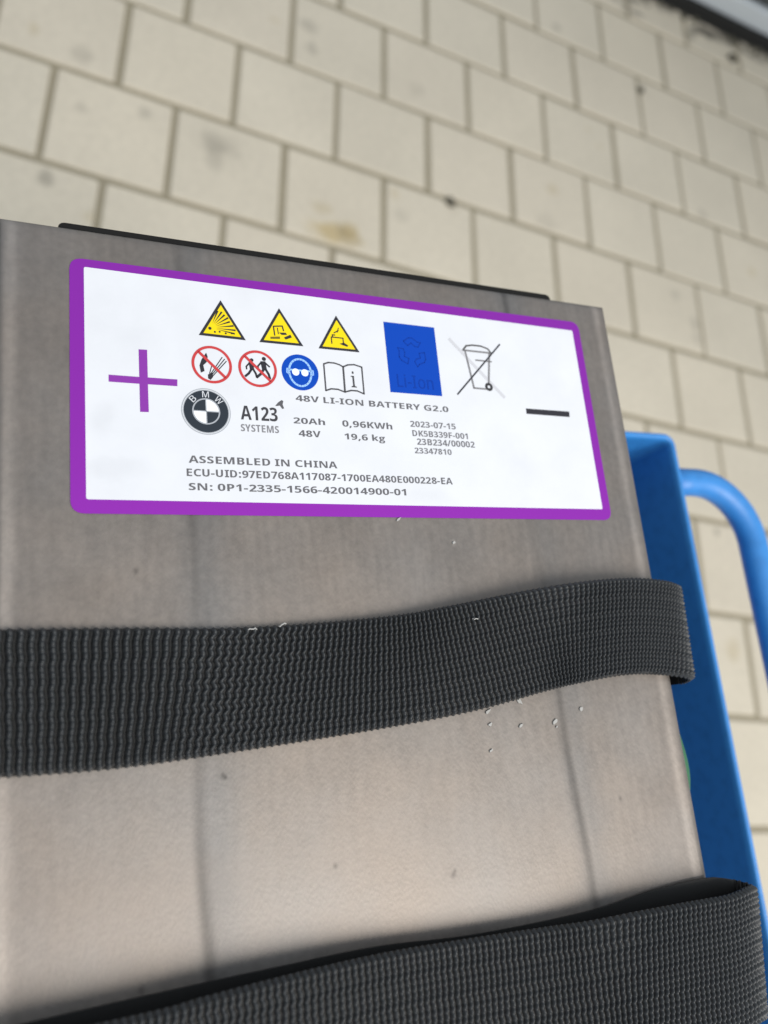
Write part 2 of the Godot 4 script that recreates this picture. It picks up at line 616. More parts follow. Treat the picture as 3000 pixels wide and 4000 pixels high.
func case_shape() -> ArrayMesh:
	# profile across: side, folded edge, lid, folded edge, side as (place, height)
	var us := []
	us.append(Vector2(-0.0216, -CASE_H))
	us.append(Vector2(-0.0216, -0.009))
	for k in 7:
		var a := PI / 2 * k / 6.0
		us.append(Vector2(-0.0216 + 0.0022 * (1.0 - cos(a)), -0.0022 + 0.0022 * sin(a)))
	var n := 150
	for k in range(1, n):
		us.append(Vector2(lerpf(-0.0194, 0.1815, float(k) / n), 0.0))
	for k in 7:
		var a := PI / 2 * k / 6.0
		us.append(Vector2(0.1815 + 0.0038 * sin(a), -0.0038 + 0.0038 * cos(a)))
	us.append(Vector2(0.1853, -0.009))
	us.append(Vector2(0.1853, -CASE_H))
	var vs := []
	vs.append(Vector2(-0.0128, -CASE_H))
	vs.append(Vector2(-0.0128, -0.006))
	for k in 5:
		var a := PI / 2 * k / 4.0
		vs.append(Vector2(-0.0128 + 0.003 * (1.0 - cos(a)), -0.003 + 0.003 * sin(a)))
	for k in range(1, 160):
		vs.append(Vector2(lerpf(-0.0098, 0.30, k / 160.0), 0.0))
	for k in 5:
		var a := PI / 2 * k / 4.0
		vs.append(Vector2(0.30 + 0.003 * sin(a), -0.003 + 0.003 * cos(a)))
	vs.append(Vector2(0.303, -CASE_H))
	var wave := FastNoiseLite.new()
	wave.seed = 5
	wave.frequency = 14.0
	var nu := us.size()
	var nv := vs.size()
	var st := SurfaceTool.new()
	st.begin(Mesh.PRIMITIVE_TRIANGLES)
	st.set_smooth_group(0)
	for j in nv:
		for i in nu:
			var p := Vector3(us[i].x, minf(us[i].y, vs[j].y), vs[j].x)
			if us[i].y == 0.0 and vs[j].y == 0.0:
				p.y -= 0.00022 * crease(p.x, p.z) + 0.00008 * wave.get_noise_2d(p.x, p.z) + 0.0001
				# the label lies on a flat place
				if p.x > -0.005 and p.x < 0.172 and p.z > -0.005 and p.z < 0.0722:
					p.y = minf(p.y, -0.00005)
			st.set_uv(Vector2((p.x + 0.03) / 0.22, (p.z + 0.02) / 0.33))
			st.add_vertex(p)
	for j in nv - 1:
		for i in nu - 1:
			var a := j * nu + i
			for v in [a, a + 1, a + nu + 1, a, a + nu + 1, a + nu]:
				st.add_index(v)
	st.generate_normals()
	st.generate_tangents()
	return st.commit()

func round_rect(pts: PackedVector2Array, r: float) -> PackedVector2Array:
	var out := PackedVector2Array()
	var n := pts.size()
	for i in n:
		var a := (pts[posmod(i - 1, n)] - pts[i]).normalized()
		var b := (pts[(i + 1) % n] - pts[i]).normalized()
		for k in 7:
			var t := k / 6.0
			var p := pts[i] + a * r * (1.0 - t) * (1.0 - t) + b * r * t * t
			out.append(p)
	return out

func build_battery() -> void:
	var o := thing("battery_pack", "grey metal battery pack with a purple edged white label, strapped on the blue trolley", "battery", lid)
	var case := part("case", case_shape(), case_material(), o)
	var black := mat(Color(0.012, 0.012, 0.012), 0.75)
	# black flange along the far edge of the lid
	black.metallic_specular = 0.25
	var outline := round_rect(pv([-6.6, -14.2, 160.8, -14.4, 160.8, -9.0, -6.6, -9.0]), 2.2)
	part("rear_flange", slab(outline, -0.0042, -0.0016), black, o)
	part("side_flange", slab(round_rect(pv([-26.2, -12.4, -18.0, -12.4, -18.0, 301, -26.2, 301]), 1.0), -0.0052, -0.0024), black, o)
	# green clip on the right side wall
	var green := mat(lin(42, 98, 66), 0.35)
	var clip := PackedVector3Array()
	for k in 15:
		var t := k / 14.0
		clip.append(Vector3(0.1856 + 0.0035 * sin(PI * pow(t, 1.8)), -0.0075, lerpf(0.128, 0.1665, t)))
	part("side_clip", tube(clip, 0.0019, 12), green, o)
	# sticker
	var violet := lin(156, 52, 186)
	var white := Color(0.67, 0.695, 0.745)
	var ink := Color(0.03, 0.03, 0.036)
	var border := Ink.new()
	border.z = 0.0
	var label := part("label", slab(round_rect(pv([-3.75, -2.45, 170.2, -3.7, 170.35, 71.0, -3.85, 71.0]), 3.6), 0.00002, 0.00009), mat(violet, 0.46, 0.8), o)
	var paper := mat(white, 0.5)
	paper.metallic_specular = 0.35
	paper.albedo_texture = smudges()
	paper.uv1_triplanar = true
	paper.uv1_scale = Vector3.ONE / 0.17
	var print_m := StandardMaterial3D.new()
	print_m.vertex_color_use_as_albedo = true
	print_m.roughness = 0.55
	print_m.metallic_specular = 0.3
	part("label_face", slab(round_rect(pv([0, 0, 167, 0, 167, 67.2, 0, 67.2]), 0.6), 0.00008, 0.00012), paper, label)

	var g: Ink
	# plus and minus
	g = Ink.new(); g.lift(0)
	g.poly(pv([14.15, 23.55, 16.45, 23.45, 16.42, 31.8, 24.5, 31.7, 24.4, 33.75, 16.4, 33.85, 16.4, 42.05, 14.1, 42.15, 14.12, 33.9, 6.05, 33.95, 6.05, 31.9, 14.13, 31.85]), lin(128, 54, 156))
	part("plus_sign", g.commit(), print_m, label)
	g = Ink.new(); g.lift(0)
	g.poly(pv([141.45, 32.05, 159.6, 31.95, 159.4, 34.0, 141.45, 34.0]), ink)
	part("minus_sign", g.commit(), print_m, label)

	# warning triangles
	var yellow := Color(0.78, 0.60, 0.008)
	var tri_at := [[38.05, 5.19, 31.1, 17.25, 45.0, 17.4], [56.0, 5.45, 49.1, 17.5, 62.9, 17.4], [74.6, 5.6, 67.8, 17.55, 81.5, 17.5]]
	for k in 3:
		g = Ink.new(); g.lift(0)
		var t := pv(tri_at[k])
		g.poly(t, ink)
		g.lift(1)
		var mid := (t[0] + t[1] + t[2]) / 3.0
		var inner := PackedVector2Array()
		for p in t:
			inner.append(mid + (p - mid) * 0.80)
		g.poly(inner, yellow)
		g.lift(2)
		var b := Vector2(mid.x, t[1].y - 1.1)
		if k == 0:
			# burst of rays from the lower left
			var src := b + Vector2(-3.4, -1.6)
			for a in [[-1.18, 6.2], [-1.0, 6.6], [-0.82, 6.4], [-0.62, 6.6], [-0.42, 6.4], [-0.2, 7.2], [0.0, 7.4], [0.16, 7.2]]:
				var d := Vector2.from_angle(a[0])
				var sd := Vector2(-d.y, d.x)
				var far: float = a[1]
				while not Geometry2D.is_point_in_polygon(src + d * far, inner):
					far -= 0.2
				g.tri(src + d * 1.6, src + d * far + sd * 0.28, src + d * far - sd * 0.28, ink)
			g.ring(src + Vector2(-0.2, 0.2), 0.0, 0.5, ink, 0.0, TAU, 10)
			for q in [[1.2, 1.2], [2.6, 1.0], [4.4, 1.3], [6.2, 1.1]]:
				g.ring(src + Vector2(q[0], q[1]), 0.0, 0.32, ink, 0.0, TAU, 8)
		elif k == 1:
			# a tilted vessel dripping on a hand and a bar
			g.line(pv([b.x - 2.2, b.y - 4.6, b.x + 0.6, b.y - 5.0, b.x + 0.9, b.y - 3.4]), 0.42, ink)
			g.line(pv([b.x - 2.2, b.y - 4.6, b.x - 2.0, b.y - 1.6]), 0.42, ink)
			g.line(pv([b.x - 1.0, b.y - 4.2, b.x - 0.8, b.y - 2.2]), 0.3, ink)
			g.poly(pv([b.x - 0.6, b.y - 2.7, b.x + 1.6, b.y - 2.9, b.x + 1.9, b.y - 2.2, b.x + 0.2, b.y - 2.0]), ink)
			g.poly(pv([b.x - 3.4, b.y - 1.0, b.x - 0.4, b.y - 1.4, b.x - 0.4, b.y - 0.6, b.x - 3.4, b.y - 0.3]), Color(0.16, 0.12, 0.02))
			g.poly(pv([b.x + 0.8, b.y - 1.2, b.x + 3.0, b.y - 2.4, b.x + 3.4, b.y - 1.5, b.x + 1.4, b.y - 0.6]), ink)
		else:
			# battery with fumes
			g.line(pv([b.x - 2.3, b.y - 1.0, b.x - 2.3, b.y - 3.2, b.x + 1.6, b.y - 3.2, b.x + 1.6, b.y - 1.0]), 0.4, ink)
			g.line(pv([b.x - 1.9, b.y - 3.3, b.x - 1.9, b.y - 4.0, b.x - 1.0, b.y - 4.0]), 0.4, ink)
			g.line(pv([b.x - 1.3, b.y - 4.7, b.x + 0.3, b.y - 5.7]), 0.34, ink)
			g.line(pv([b.x - 0.2, b.y - 5.0, b.x + 0.4, b.y - 6.6]), 0.3, ink)
			g.poly(pv([b.x + 0.2, b.y - 1.2, b.x + 1.8, b.y - 1.7, b.x + 3.2, b.y - 0.9, b.x + 2.8, b.y - 0.4, b.x + 1.2, b.y - 0.8]), ink)
		var o3 := part("warning_triangle", g.commit(), print_m, label)
		o3.set_meta("label", ["yellow warning triangle with a burst of rays", "yellow warning triangle with a corrosive drip on a hand", "yellow warning triangle with a fuming battery"][k])

	# prohibition rounds
	var red := lin(186, 62, 66)
	for k in 2:
		g = Ink.new()
		var cc := Vector2(34.5, 26.2) if k == 0 else Vector2(48.05, 26.2)
		g.lift(0)
		if k == 0:
			g.poly(pv([31.2, 29.0, 30.9, 26.8, 31.6, 24.8, 33.0, 22.6, 33.4, 23.9, 33.0, 25.6, 32.0, 26.6, 32.3, 28.4]), ink)
			g.poly(pv([33.2, 29.4, 34.5, 28.6, 34.7, 30.0, 33.9, 31.0, 33.2, 30.6]), ink)
			for d in [[34.0, 29.2, 37.6, 23.6], [34.4, 29.3, 38.3, 24.1], [34.7, 29.6, 38.8, 24.7], [33.7, 29.0, 34.6, 26.0]]:
				g.line(pv(d), 0.28, ink)
		else:
			for q in [[45.9, 26.0, 0.92], [49.6, 25.6, 1.05]]:
				var x: float = q[0]
				var y: float = q[1]
				var s: float = q[2]
				g.ring(Vector2(x + 0.5 * s, y - 2.6 * s), 0.0, 0.62 * s, ink, 0.0, TAU, 14)
				g.poly(pv([x - 0.6 * s, y - 1.8 * s, x + 0.9 * s, y - 1.9 * s, x + 1.2 * s, y + 0.8 * s, x - 0.2 * s, y + 1.0 * s]), ink)
				g.line(pv([x - 0.4 * s, y - 1.4 * s, x - 1.4 * s, y - 0.2 * s, x - 1.3 * s, y + 0.7 * s]), 0.5 * s, ink)
				g.line(pv([x + 0.2 * s, y + 0.7 * s, x - 0.7 * s, y + 2.1 * s, x - 1.9 * s, y + 3.2 * s]), 0.75 * s, ink)
				g.line(pv([x + 0.9 * s, y + 0.7 * s, x + 1.6 * s, y + 2.0 * s, x + 1.9 * s, y + 3.3 * s]), 0.7 * s, ink)
				g.line(pv([x + 0.8 * s, y - 1.4 * s, x + 2.0 * s, y - 0.3 * s]), 0.5 * s, ink)
		g.lift(1)
		g.ring(cc, 5.05, 5.85, red)
		var dgl := Vector2.from_angle(PI / 4) * 5.2
		g.line(PackedVector2Array([cc - dgl, cc + dgl]), 0.85, red)
		var o4 := part("prohibition_sign", g.commit(), print_m, label)
		o4.set_meta("label", ["red ring crossing out a flame and a lit match", "red ring crossing out two walking figures"][k])

	# goggles round
	g = Ink.new(); g.lift(0)
	var gc := Vector2(61.2, 26.15)
	var blue := lin(4, 68, 172)
	var pale := lin(150, 190, 240)
	g.ring(gc, 0.0, 5.85, blue)
	g.lift(1)
	var head := PackedVector2Array()
	for k in 25:
		var a := TAU * k / 24.0
		var rr := Vector2(3.5, 4.3 if sin(a) < 0 else 4.5)
		head.append(gc + Vector2(cos(a) * rr.x, sin(a) * rr.y))
	g.line(head, 0.62, pale)
	g.line(pv([gc.x - 3.4, gc.y - 0.6, gc.x + 3.4, gc.y - 0.6]), 0.55, pale)
	g.line(pv([gc.x - 3.2, gc.y + 0.8, gc.x - 4.2, gc.y + 0.4, gc.x - 4.1, gc.y - 0.9, gc.x - 3.3, gc.y - 0.8]), 0.4, pale)
	g.line(pv([gc.x + 3.2, gc.y + 0.8, gc.x + 4.2, gc.y + 0.4, gc.x + 4.1, gc.y - 0.9, gc.x + 3.3, gc.y - 0.8]), 0.4, pale)
	g.lift(2)
	for sx in [-1.45, 1.45]:
		g.ring(gc + Vector2(sx, 0.05), 0.0, 1.15, lin(225, 240, 255), 0.0, TAU, 18)
	part("goggles_sign", g.commit(), print_m, label)

	# open book with an i
	g = Ink.new(); g.lift(0)
	var grey := Color(0.07, 0.07, 0.075)
	g.line(pv([69.1, 22.6, 70.6, 22.0, 72.6, 22.0, 74.2, 22.4, 75.4, 23.0]), 0.5, grey)
	g.line(pv([75.4, 23.0, 77.0, 22.2, 79.2, 21.9, 81.7, 22.5]), 0.5, grey)
	g.line(pv([69.0, 31.4, 70.8, 30.7, 73.0, 30.7, 75.2, 31.4]), 0.5, grey)
	g.line(pv([75.2, 31.4, 77.4, 30.7, 79.4, 30.7, 81.6, 31.5]), 0.5, grey)
	g.line(pv([69.05, 22.5, 69.0, 31.5]), 0.5, grey)
	g.line(pv([75.4, 22.8, 75.25, 31.5]), 0.62, grey)
	g.line(pv([81.7, 22.4, 81.6, 31.6]), 0.5, grey)
	g.text("i", 77.6, 24.2, 79.4, 29.6, grey, "Droid Serif")
	part("manual_symbol", g.commit(), print_m, label)

	# blue recycling panel, its drawing only a shade darker
	g = Ink.new(); g.lift(0)
	g.poly(pv([90.95, 5.7, 109.5, 5.6, 109.35, 30.1, 90.8, 30.15]), lin(0, 66, 170))
	g.lift(1)
	var deep := lin(0, 55, 150)
	var rc := Vector2(100.1, 15.6)
	for k in 3:
		var a := -PI / 2 + TAU * k / 3.0
		var p0 := rc + Vector2.from_angle(a - 0.62) * 4.6
		var p1 := rc + Vector2.from_angle(a) * 5.6
		var p2 := rc + Vector2.from_angle(a + 0.55) * 4.6
		g.line(PackedVector2Array([p0, p1 - (p1 - p0) * 0.25, p1 + (p2 - p1) * 0.25, p2]), 0.42, deep)
		var q0 := rc + Vector2.from_angle(a - 0.5) * 2.6
		var q1 := rc + Vector2.from_angle(a + 0.45) * 2.6
		g.line(PackedVector2Array([p0, q0]), 0.38, deep)
		g.line(PackedVector2Array([q0, rc + Vector2.from_angle(a) * 3.4, q1]), 0.36, deep)
		g.line(PackedVector2Array([p2, rc + Vector2.from_angle(a + 0.75) * 5.2, rc + Vector2.from_angle(a + 0.85) * 3.2, q1]), 0.36, deep)
	g.text("Li-Ion", 93.6, 23.6, 106.6, 28.1, deep)
	part("recycling_panel", g.commit(), print_m, label)

	# crossed-out wheeled bin
	g = Ink.new(); g.lift(0)
	g.line(pv([114.8, 9.2, 133.4, 28.6]), 1.15, Color(0.52, 0.53, 0.57))
	g.lift(1)
	var bi := Color(0.2, 0.2, 0.215)
	g.line(pv([119.6, 12.6, 121.0, 11.0, 123.4, 10.5, 126.8, 10.5, 129.4, 11.2, 130.5, 12.6]), 0.6, Color(0.1, 0.1, 0.105))
	g.line(pv([119.4, 12.7, 130.6, 12.7]), 0.65, bi)
	g.line(pv([120.3, 12.8, 121.9, 26.3]), 0.7, bi)
	g.line(pv([129.8, 12.8, 127.9, 24.2]), 0.7, bi)
	g.line(pv([121.9, 26.2, 126.6, 26.2]), 0.6, bi)
	g.line(pv([124.0, 15.9, 130.2, 15.9]), 0.55, bi)
	g.ring(Vector2(127.8, 25.3), 0.55, 1.5, Color(0.04, 0.04, 0.045), 0.0, TAU, 20)
	g.lift(2)
	g.line(pv([134.6, 9.0, 115.2, 29.0]), 0.5, ink)
	part("crossed_bin_symbol", g.commit(), print_m, label)

	# round emblem
	g = Ink.new(); g.lift(0)
	var ec := Vector2(32.2, 40.75)
	var silver := lin(160, 165, 172)
	var navy := lin(44, 50, 60)
	g.ring(ec, 0.0, 7.0, silver, 0.0, TAU, 64)
	g.lift(1)
	g.ring(ec, 3.95, 6.3, navy, 0.0, TAU, 64)
	g.ring(ec, 6.55, 6.7, lin(215, 219, 224), 0.0, TAU, 64)
	g.lift(2)
	for k in 4:
		g.ring(ec, 0.0, 3.55, navy if k % 2 == 0 else lin(235, 238, 242), PI + k * PI / 2 + 0.02, PI + (k + 1) * PI / 2 - 0.02, 16)
	g.ring(ec, 3.55, 3.95, silver, 0.0, TAU, 64)
	g.lift(3)
	g.line(pv([ec.x - 3.6, ec.y, ec.x + 3.6, ec.y]), 0.3, silver)
	g.line(pv([ec.x, ec.y - 3.6, ec.x, ec.y + 3.6]), 0.3, silver)
	var let := lin(200, 204, 210)
	for q in [["B", -0.80, 1.5], ["M", 0.0, 1.9], ["W", 0.80, 2.2]]:
		var p := ec + Vector2.from_angle(-PI / 2 + q[1]) * 5.12
		var hw: float = q[2] / 2.0
		g.text(q[0], p.x - hw, p.y - 0.92, p.x + hw, p.y + 0.92, let, "Droid Sans", q[1])
	part("round_emblem", g.commit(), print_m, label)

	# maker's lettering and its little leaf mark
	g = Ink.new(); g.lift(0)
	g.text("A123", 42.1, 38.2, 53.1, 42.5, Color(0.05, 0.05, 0.055), "Droid Sans", 0.0, 600)
	g.text("SYSTEMS", 41.9, 43.9, 53.2, 46.1, Color(0.2, 0.2, 0.22), "Droid Sans", 0.0, 600)
	g.poly(pv([52.6, 37.6, 53.6, 36.4, 54.7, 35.6, 55.2, 35.9, 54.9, 37.0, 55.3, 38.2, 54.7, 38.4, 54.0, 37.4, 53.2, 37.6]), Color(0.1, 0.1, 0.11))
	part("maker_lettering", g.commit(), print_m, label)

	# lines of text
	var soft := Color(0.12, 0.12, 0.13)
	var faint := Color(0.16, 0.16, 0.175)
	for t in [["48V LI-ION BATTERY G2.0", 59.1, 33.6, 111.0, 35.6, soft], ["20Ah", 57.9, 40.7, 67.8, 42.7, soft], ["48V", 59.2, 44.7, 66.1, 46.7, soft], ["0,96KWh", 73.4, 40.6, 90.1, 43.1, soft], ["19,6 kg", 73.7, 44.8, 87.2, 47.5, soft],
		["2023-07-15", 96.5, 39.4, 112.9, 41.4, faint], ["DK5B339F-001", 96.9, 42.5, 117.0, 44.5, faint], ["23B234/00002", 98.2, 45.2, 119.2, 47.3, faint], ["23347810", 97.0, 48.3, 110.2, 50.2, faint],
		["ASSEMBLED IN CHINA", 26.7, 54.1, 70.5, 56.2, soft], ["ECU-UID:97ED768A117087-1700EA480E000228-EA", 26.0, 57.9, 109.2, 60.1, soft], ["SN: 0P1-2335-1566-420014900-01", 26.4, 62.0, 92.4, 64.1, soft]]:
		g = Ink.new(); g.lift(0)
		g.text(t[0], t[1], t[2], t[3], t[4], t[5], "Droid Sans", 0.0, 600)
		part("printed_line", g.commit(), print_m, label)

	# white scraps stuck to the lid
	var scrap := mat(Color(0.36, 0.36, 0.35), 0.85)
	var r := RandomNumberGenerator.new()
	r.seed = 77
	for q in [[122.9, 128.0, 1.3, 2.6], [111.5, 130.1, 1.6, 0.9], [111.7, 133.9, 1.2, 1.0], [122.3, 135.1, 1.5, 0.7], [134.7, 135.2, 1.7, 1.5], [135.0, 136.8, 0.8, 0.8], [145.1, 132.2, 1.3, 1.2], [110.9, 141.2, 1.4, 0.8], [88.8, 71.6, 2.0, 0.9], [107.0, 78.8, 0.9, 0.7]]:
		var pts := PackedVector2Array()
		for k in 9:
			var a := TAU * k / 9.0
			var p := Vector2(cos(a) * q[2] * 0.66, sin(a) * q[3] * 0.5) * r.randf_range(0.45, 1.15)
			pts.append(Vector2(q[0], q[1]) + p.rotated(-0.6))
		part("white_scrap", slab(pts, -0.0002, 0.00035), scrap, o)

# faint handling smudges on the white face
func smudges() -> ImageTexture:
	var n := 256
	var f := FastNoiseLite.new()
	f.seed = 41
	f.frequency = 0.03
	var out := PackedByteArray()
	out.resize(n * n)
	for y in n:
		for x in n:
			var v := 250.0 + 5.0 * f.get_noise_2d(x, y)
			for q in [[9, 88, 14, 6, 12.0], [6, 67, 6, 9, 11.0], [22, 30, 12, 10, 6.0], [60, 92, 22, 5, 6.0], [205, 80, 12, 16, 5.0], [150, 96, 18, 4, 6.0], [232, 26, 10, 16, 6.0]]:
				var d := Vector2((x - q[0]) / float(q[2]), (y - q[1]) / float(q[3])).length() + 0.5 * f.get_noise_2d(x * 2.0, y * 2.0)
				v -= 0.55 * float(q[4]) * smoothstep(1.2, 0.2, d)
			out[y * n + x] = int(clampf(v, 0, 255))
	return ImageTexture.create_from_image(Image.create_from_data(n, n, false, Image.FORMAT_L8, out))

# a flat plate cut to an outline in millimetres, between two heights
func slab(outline: PackedVector2Array, y0: float, y1: float) -> ArrayMesh:
	var st := SurfaceTool.new()
	st.begin(Mesh.PRIMITIVE_TRIANGLES)
	st.set_smooth_group(-1)
	var ix := Geometry2D.triangulate_polygon(outline)
	for k in range(0, ix.size(), 3):
		var t := [outline[ix[k]], outline[ix[k + 1]], outline[ix[k + 2]]]
		if (t[1] - t[0]).cross(t[2] - t[0]) < 0.0:
			t.reverse()
		for p in t:
			st.add_vertex(Vector3(p.x * 0.001, y1, p.y * 0.001))
	var n := outline.size()
	for k in n:
		var a := outline[k] * 0.001
		var b := outline[(k + 1) % n] * 0.001
		for v in [Vector3(a.x, y0, a.y), Vector3(b.x, y0, b.y), Vector3(b.x, y1, b.y), Vector3(a.x, y0, a.y), Vector3(b.x, y1, b.y), Vector3(a.x, y1, a.y)]:
			st.add_vertex(v)
	st.generate_normals()
	return st.commit()

# ------------------------------------------------------------------ straps
func spline(p: Array, t: float) -> Vector3:
	var n := p.size()
	var i := clampi(int(t), 0, n - 2)
	var f := t - i
	var a: Vector3 = p[maxi(i - 1, 0)]
	var b: Vector3 = p[i]
	var c: Vector3 = p[i + 1]
	var d: Vector3 = p[mini(i + 2, n - 1)]
	return 0.5 * (2.0 * b + (c - a) * f + (2.0 * a - 5.0 * b + 4.0 * c - d) * f * f + (3.0 * b - a - 3.0 * c + d) * f * f * f)

# far, near: the strap's two edges in lid millimetres (u, height, v); fine0..fine1: stations between which every rib of the weave is built
func strap_shape(far: Array, near: Array, fine0: float, fine1: float, zig: Callable) -> ArrayMesh:
	var n := far.size()
	# walk the middle line and note the station reached at each length
	var marks := PackedFloat32Array()
	var lens := PackedFloat32Array()
	var total := 0.0
	var last := Vector3.ZERO
	var steps := (n - 1) * 40
	for k in steps + 1:
		var t := (n - 1) * float(k) / steps
		var m := (spline(far, t) + spline(near, t)) * 0.0005
		if k > 0:
			total += m.distance_to(last)
		last = m
		marks.append(t)
		lens.append(total)
	var rows := PackedFloat32Array()
	var at := PackedFloat32Array()
	var k2 := 0
	var s := 0.0
	var phase := 0.0
	while s < total:
		while k2 < steps - 1 and lens[k2 + 1] < s:
			k2 += 1
		var w := clampf((s - lens[k2]) / maxf(lens[k2 + 1] - lens[k2], 1e-9), 0.0, 1.0)
		var t := lerpf(marks[k2], marks[k2 + 1], w)
		var pitch: float = zig.call(t)[4]
		rows.append(t)
		at.append(phase)
		var step := pitch / 8.0 if t >= fine0 and t <= fine1 else pitch
		s += step
		phase += step / pitch
	var threads := 23
	var cols := threads * 5 + 1
	var nr := rows.size()
	var pos := PackedVector3Array()
	pos.resize(nr * cols)
	var low := PackedVector3Array()
	low.resize(nr * 2)
	# charcoal ribs; the shade in the gaps between them is painted as near-black colour
	var web_tone := PackedColorArray()
	web_tone.resize(nr * cols)
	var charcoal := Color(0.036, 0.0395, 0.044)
	var painted_shade := Color(0.008, 0.0085, 0.0095)
	var thick := 0.0013
	for i in nr:
		var t := rows[i]
		var f := spline(far, t) * 0.001
		var g := spline(near, t) * 0.001
		var t2 := minf(t + 0.02, n - 1.0)
		var t1 := maxf(t - 0.02, 0.0)
		var along_f := (spline(far, t2) - spline(far, t1)).normalized()
		var along_g := (spline(near, t2) - spline(near, t1)).normalized()
		var across := (g - f).normalized()
		var nf := across.cross(along_f).normalized()
		var ng := across.cross(along_g).normalized()
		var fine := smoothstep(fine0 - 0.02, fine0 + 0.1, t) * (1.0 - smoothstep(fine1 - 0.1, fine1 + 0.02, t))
		var z: Array = zig.call(t)
		var amp: float = 0.001 * float(z[3]) * fine
		var x0 := at[i]
		low[i * 2] = f
		low[i * 2 + 1] = g
		for j in cols:
			var c := float(j) / (cols - 1)
			var y := c * threads
			var sh := float(z[0]) * cos(PI * y) + float(z[1]) * y + 0.06 * sin(y * 1.7 + x0 * 0.05)
			var rib := 0.5 + 0.5 * cos(TAU * (x0 + sh))
			var th := absf(sin(PI * y))
			var edge := minf(c, 1.0 - c) * threads
			var h := amp * (pow(rib, float(z[2])) * (0.62 + 0.38 * th)) * smoothstep(-0.15, 0.8, edge)
			var nn := nf.lerp(ng, c)
			var p := f.lerp(g, c) + nn * (thick * (0.55 + 0.45 * smoothstep(0.0, 0.5, edge)) + h)
			# the woven-in rim bulges with every rib
			if edge < 0.9:
				p += across * (1.0 if c > 0.5 else -1.0) * 0.0003 * fine * (1.0 - edge) * cos(TAU * x0)
			pos[i * cols + j] = p
			web_tone[i * cols + j] = painted_shade.lerp(charcoal, smoothstep(0.25, 0.6, rib) * fine)  # stretches without ribs, the under layer too, take the painted shade
	var verts := PackedVector3Array()
	var norms := PackedVector3Array()
	norms.resize(nr * cols)
	for i in nr:
		var i0 := maxi(i - 1, 0) * cols
		var i1 := mini(i + 1, nr - 1) * cols
		var ir := i * cols
		for j in cols:
			norms[ir + j] = (pos[ir + mini(j + 1, cols - 1)] - pos[ir + maxi(j - 1, 0)]).cross(pos[i1 + j] - pos[i0 + j]).normalized()
	verts.append_array(pos)
	var idx := PackedInt32Array()
	for i in nr - 1:
		for j in cols - 1:
			var a := i * cols + j
			idx.append(a); idx.append(a + cols); idx.append(a + cols + 1)
			idx.append(a); idx.append(a + cols + 1); idx.append(a + 1)
	# edges and underside
	var b0 := verts.size()
	for i in nr:
		var up := norms[i * cols + cols / 2]
		for q in [pos[i * cols], low[i * 2], low[i * 2], low[i * 2 + 1], low[i * 2 + 1], pos[i * cols + cols - 1]]:
			verts.append(q)
		var side := (low[i * 2] - low[i * 2 + 1]).normalized()
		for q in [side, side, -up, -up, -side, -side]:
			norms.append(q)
			web_tone.append(painted_shade)
	for i in nr - 1:
		for k in [0, 2, 4]:
			var a: int = b0 + i * 6 + k
			idx.append(a); idx.append(a + 1); idx.append(a + 7)
			idx.append(a); idx.append(a + 7); idx.append(a + 6)
	var arr := []
	arr.resize(Mesh.ARRAY_MAX)
	arr[Mesh.ARRAY_VERTEX] = verts
	arr[Mesh.ARRAY_NORMAL] = norms
	arr[Mesh.ARRAY_INDEX] = idx
	arr[Mesh.ARRAY_COLOR] = web_tone
	var m := ArrayMesh.new()
	m.add_surface_from_arrays(Mesh.PRIMITIVE_TRIANGLES, arr)
	return m

func v3(rows: Array) -> Array:
	var r := []
	for q in rows:
		r.append(Vector3(q[0], q[2], q[1]))   # given as u, v, height
	return r

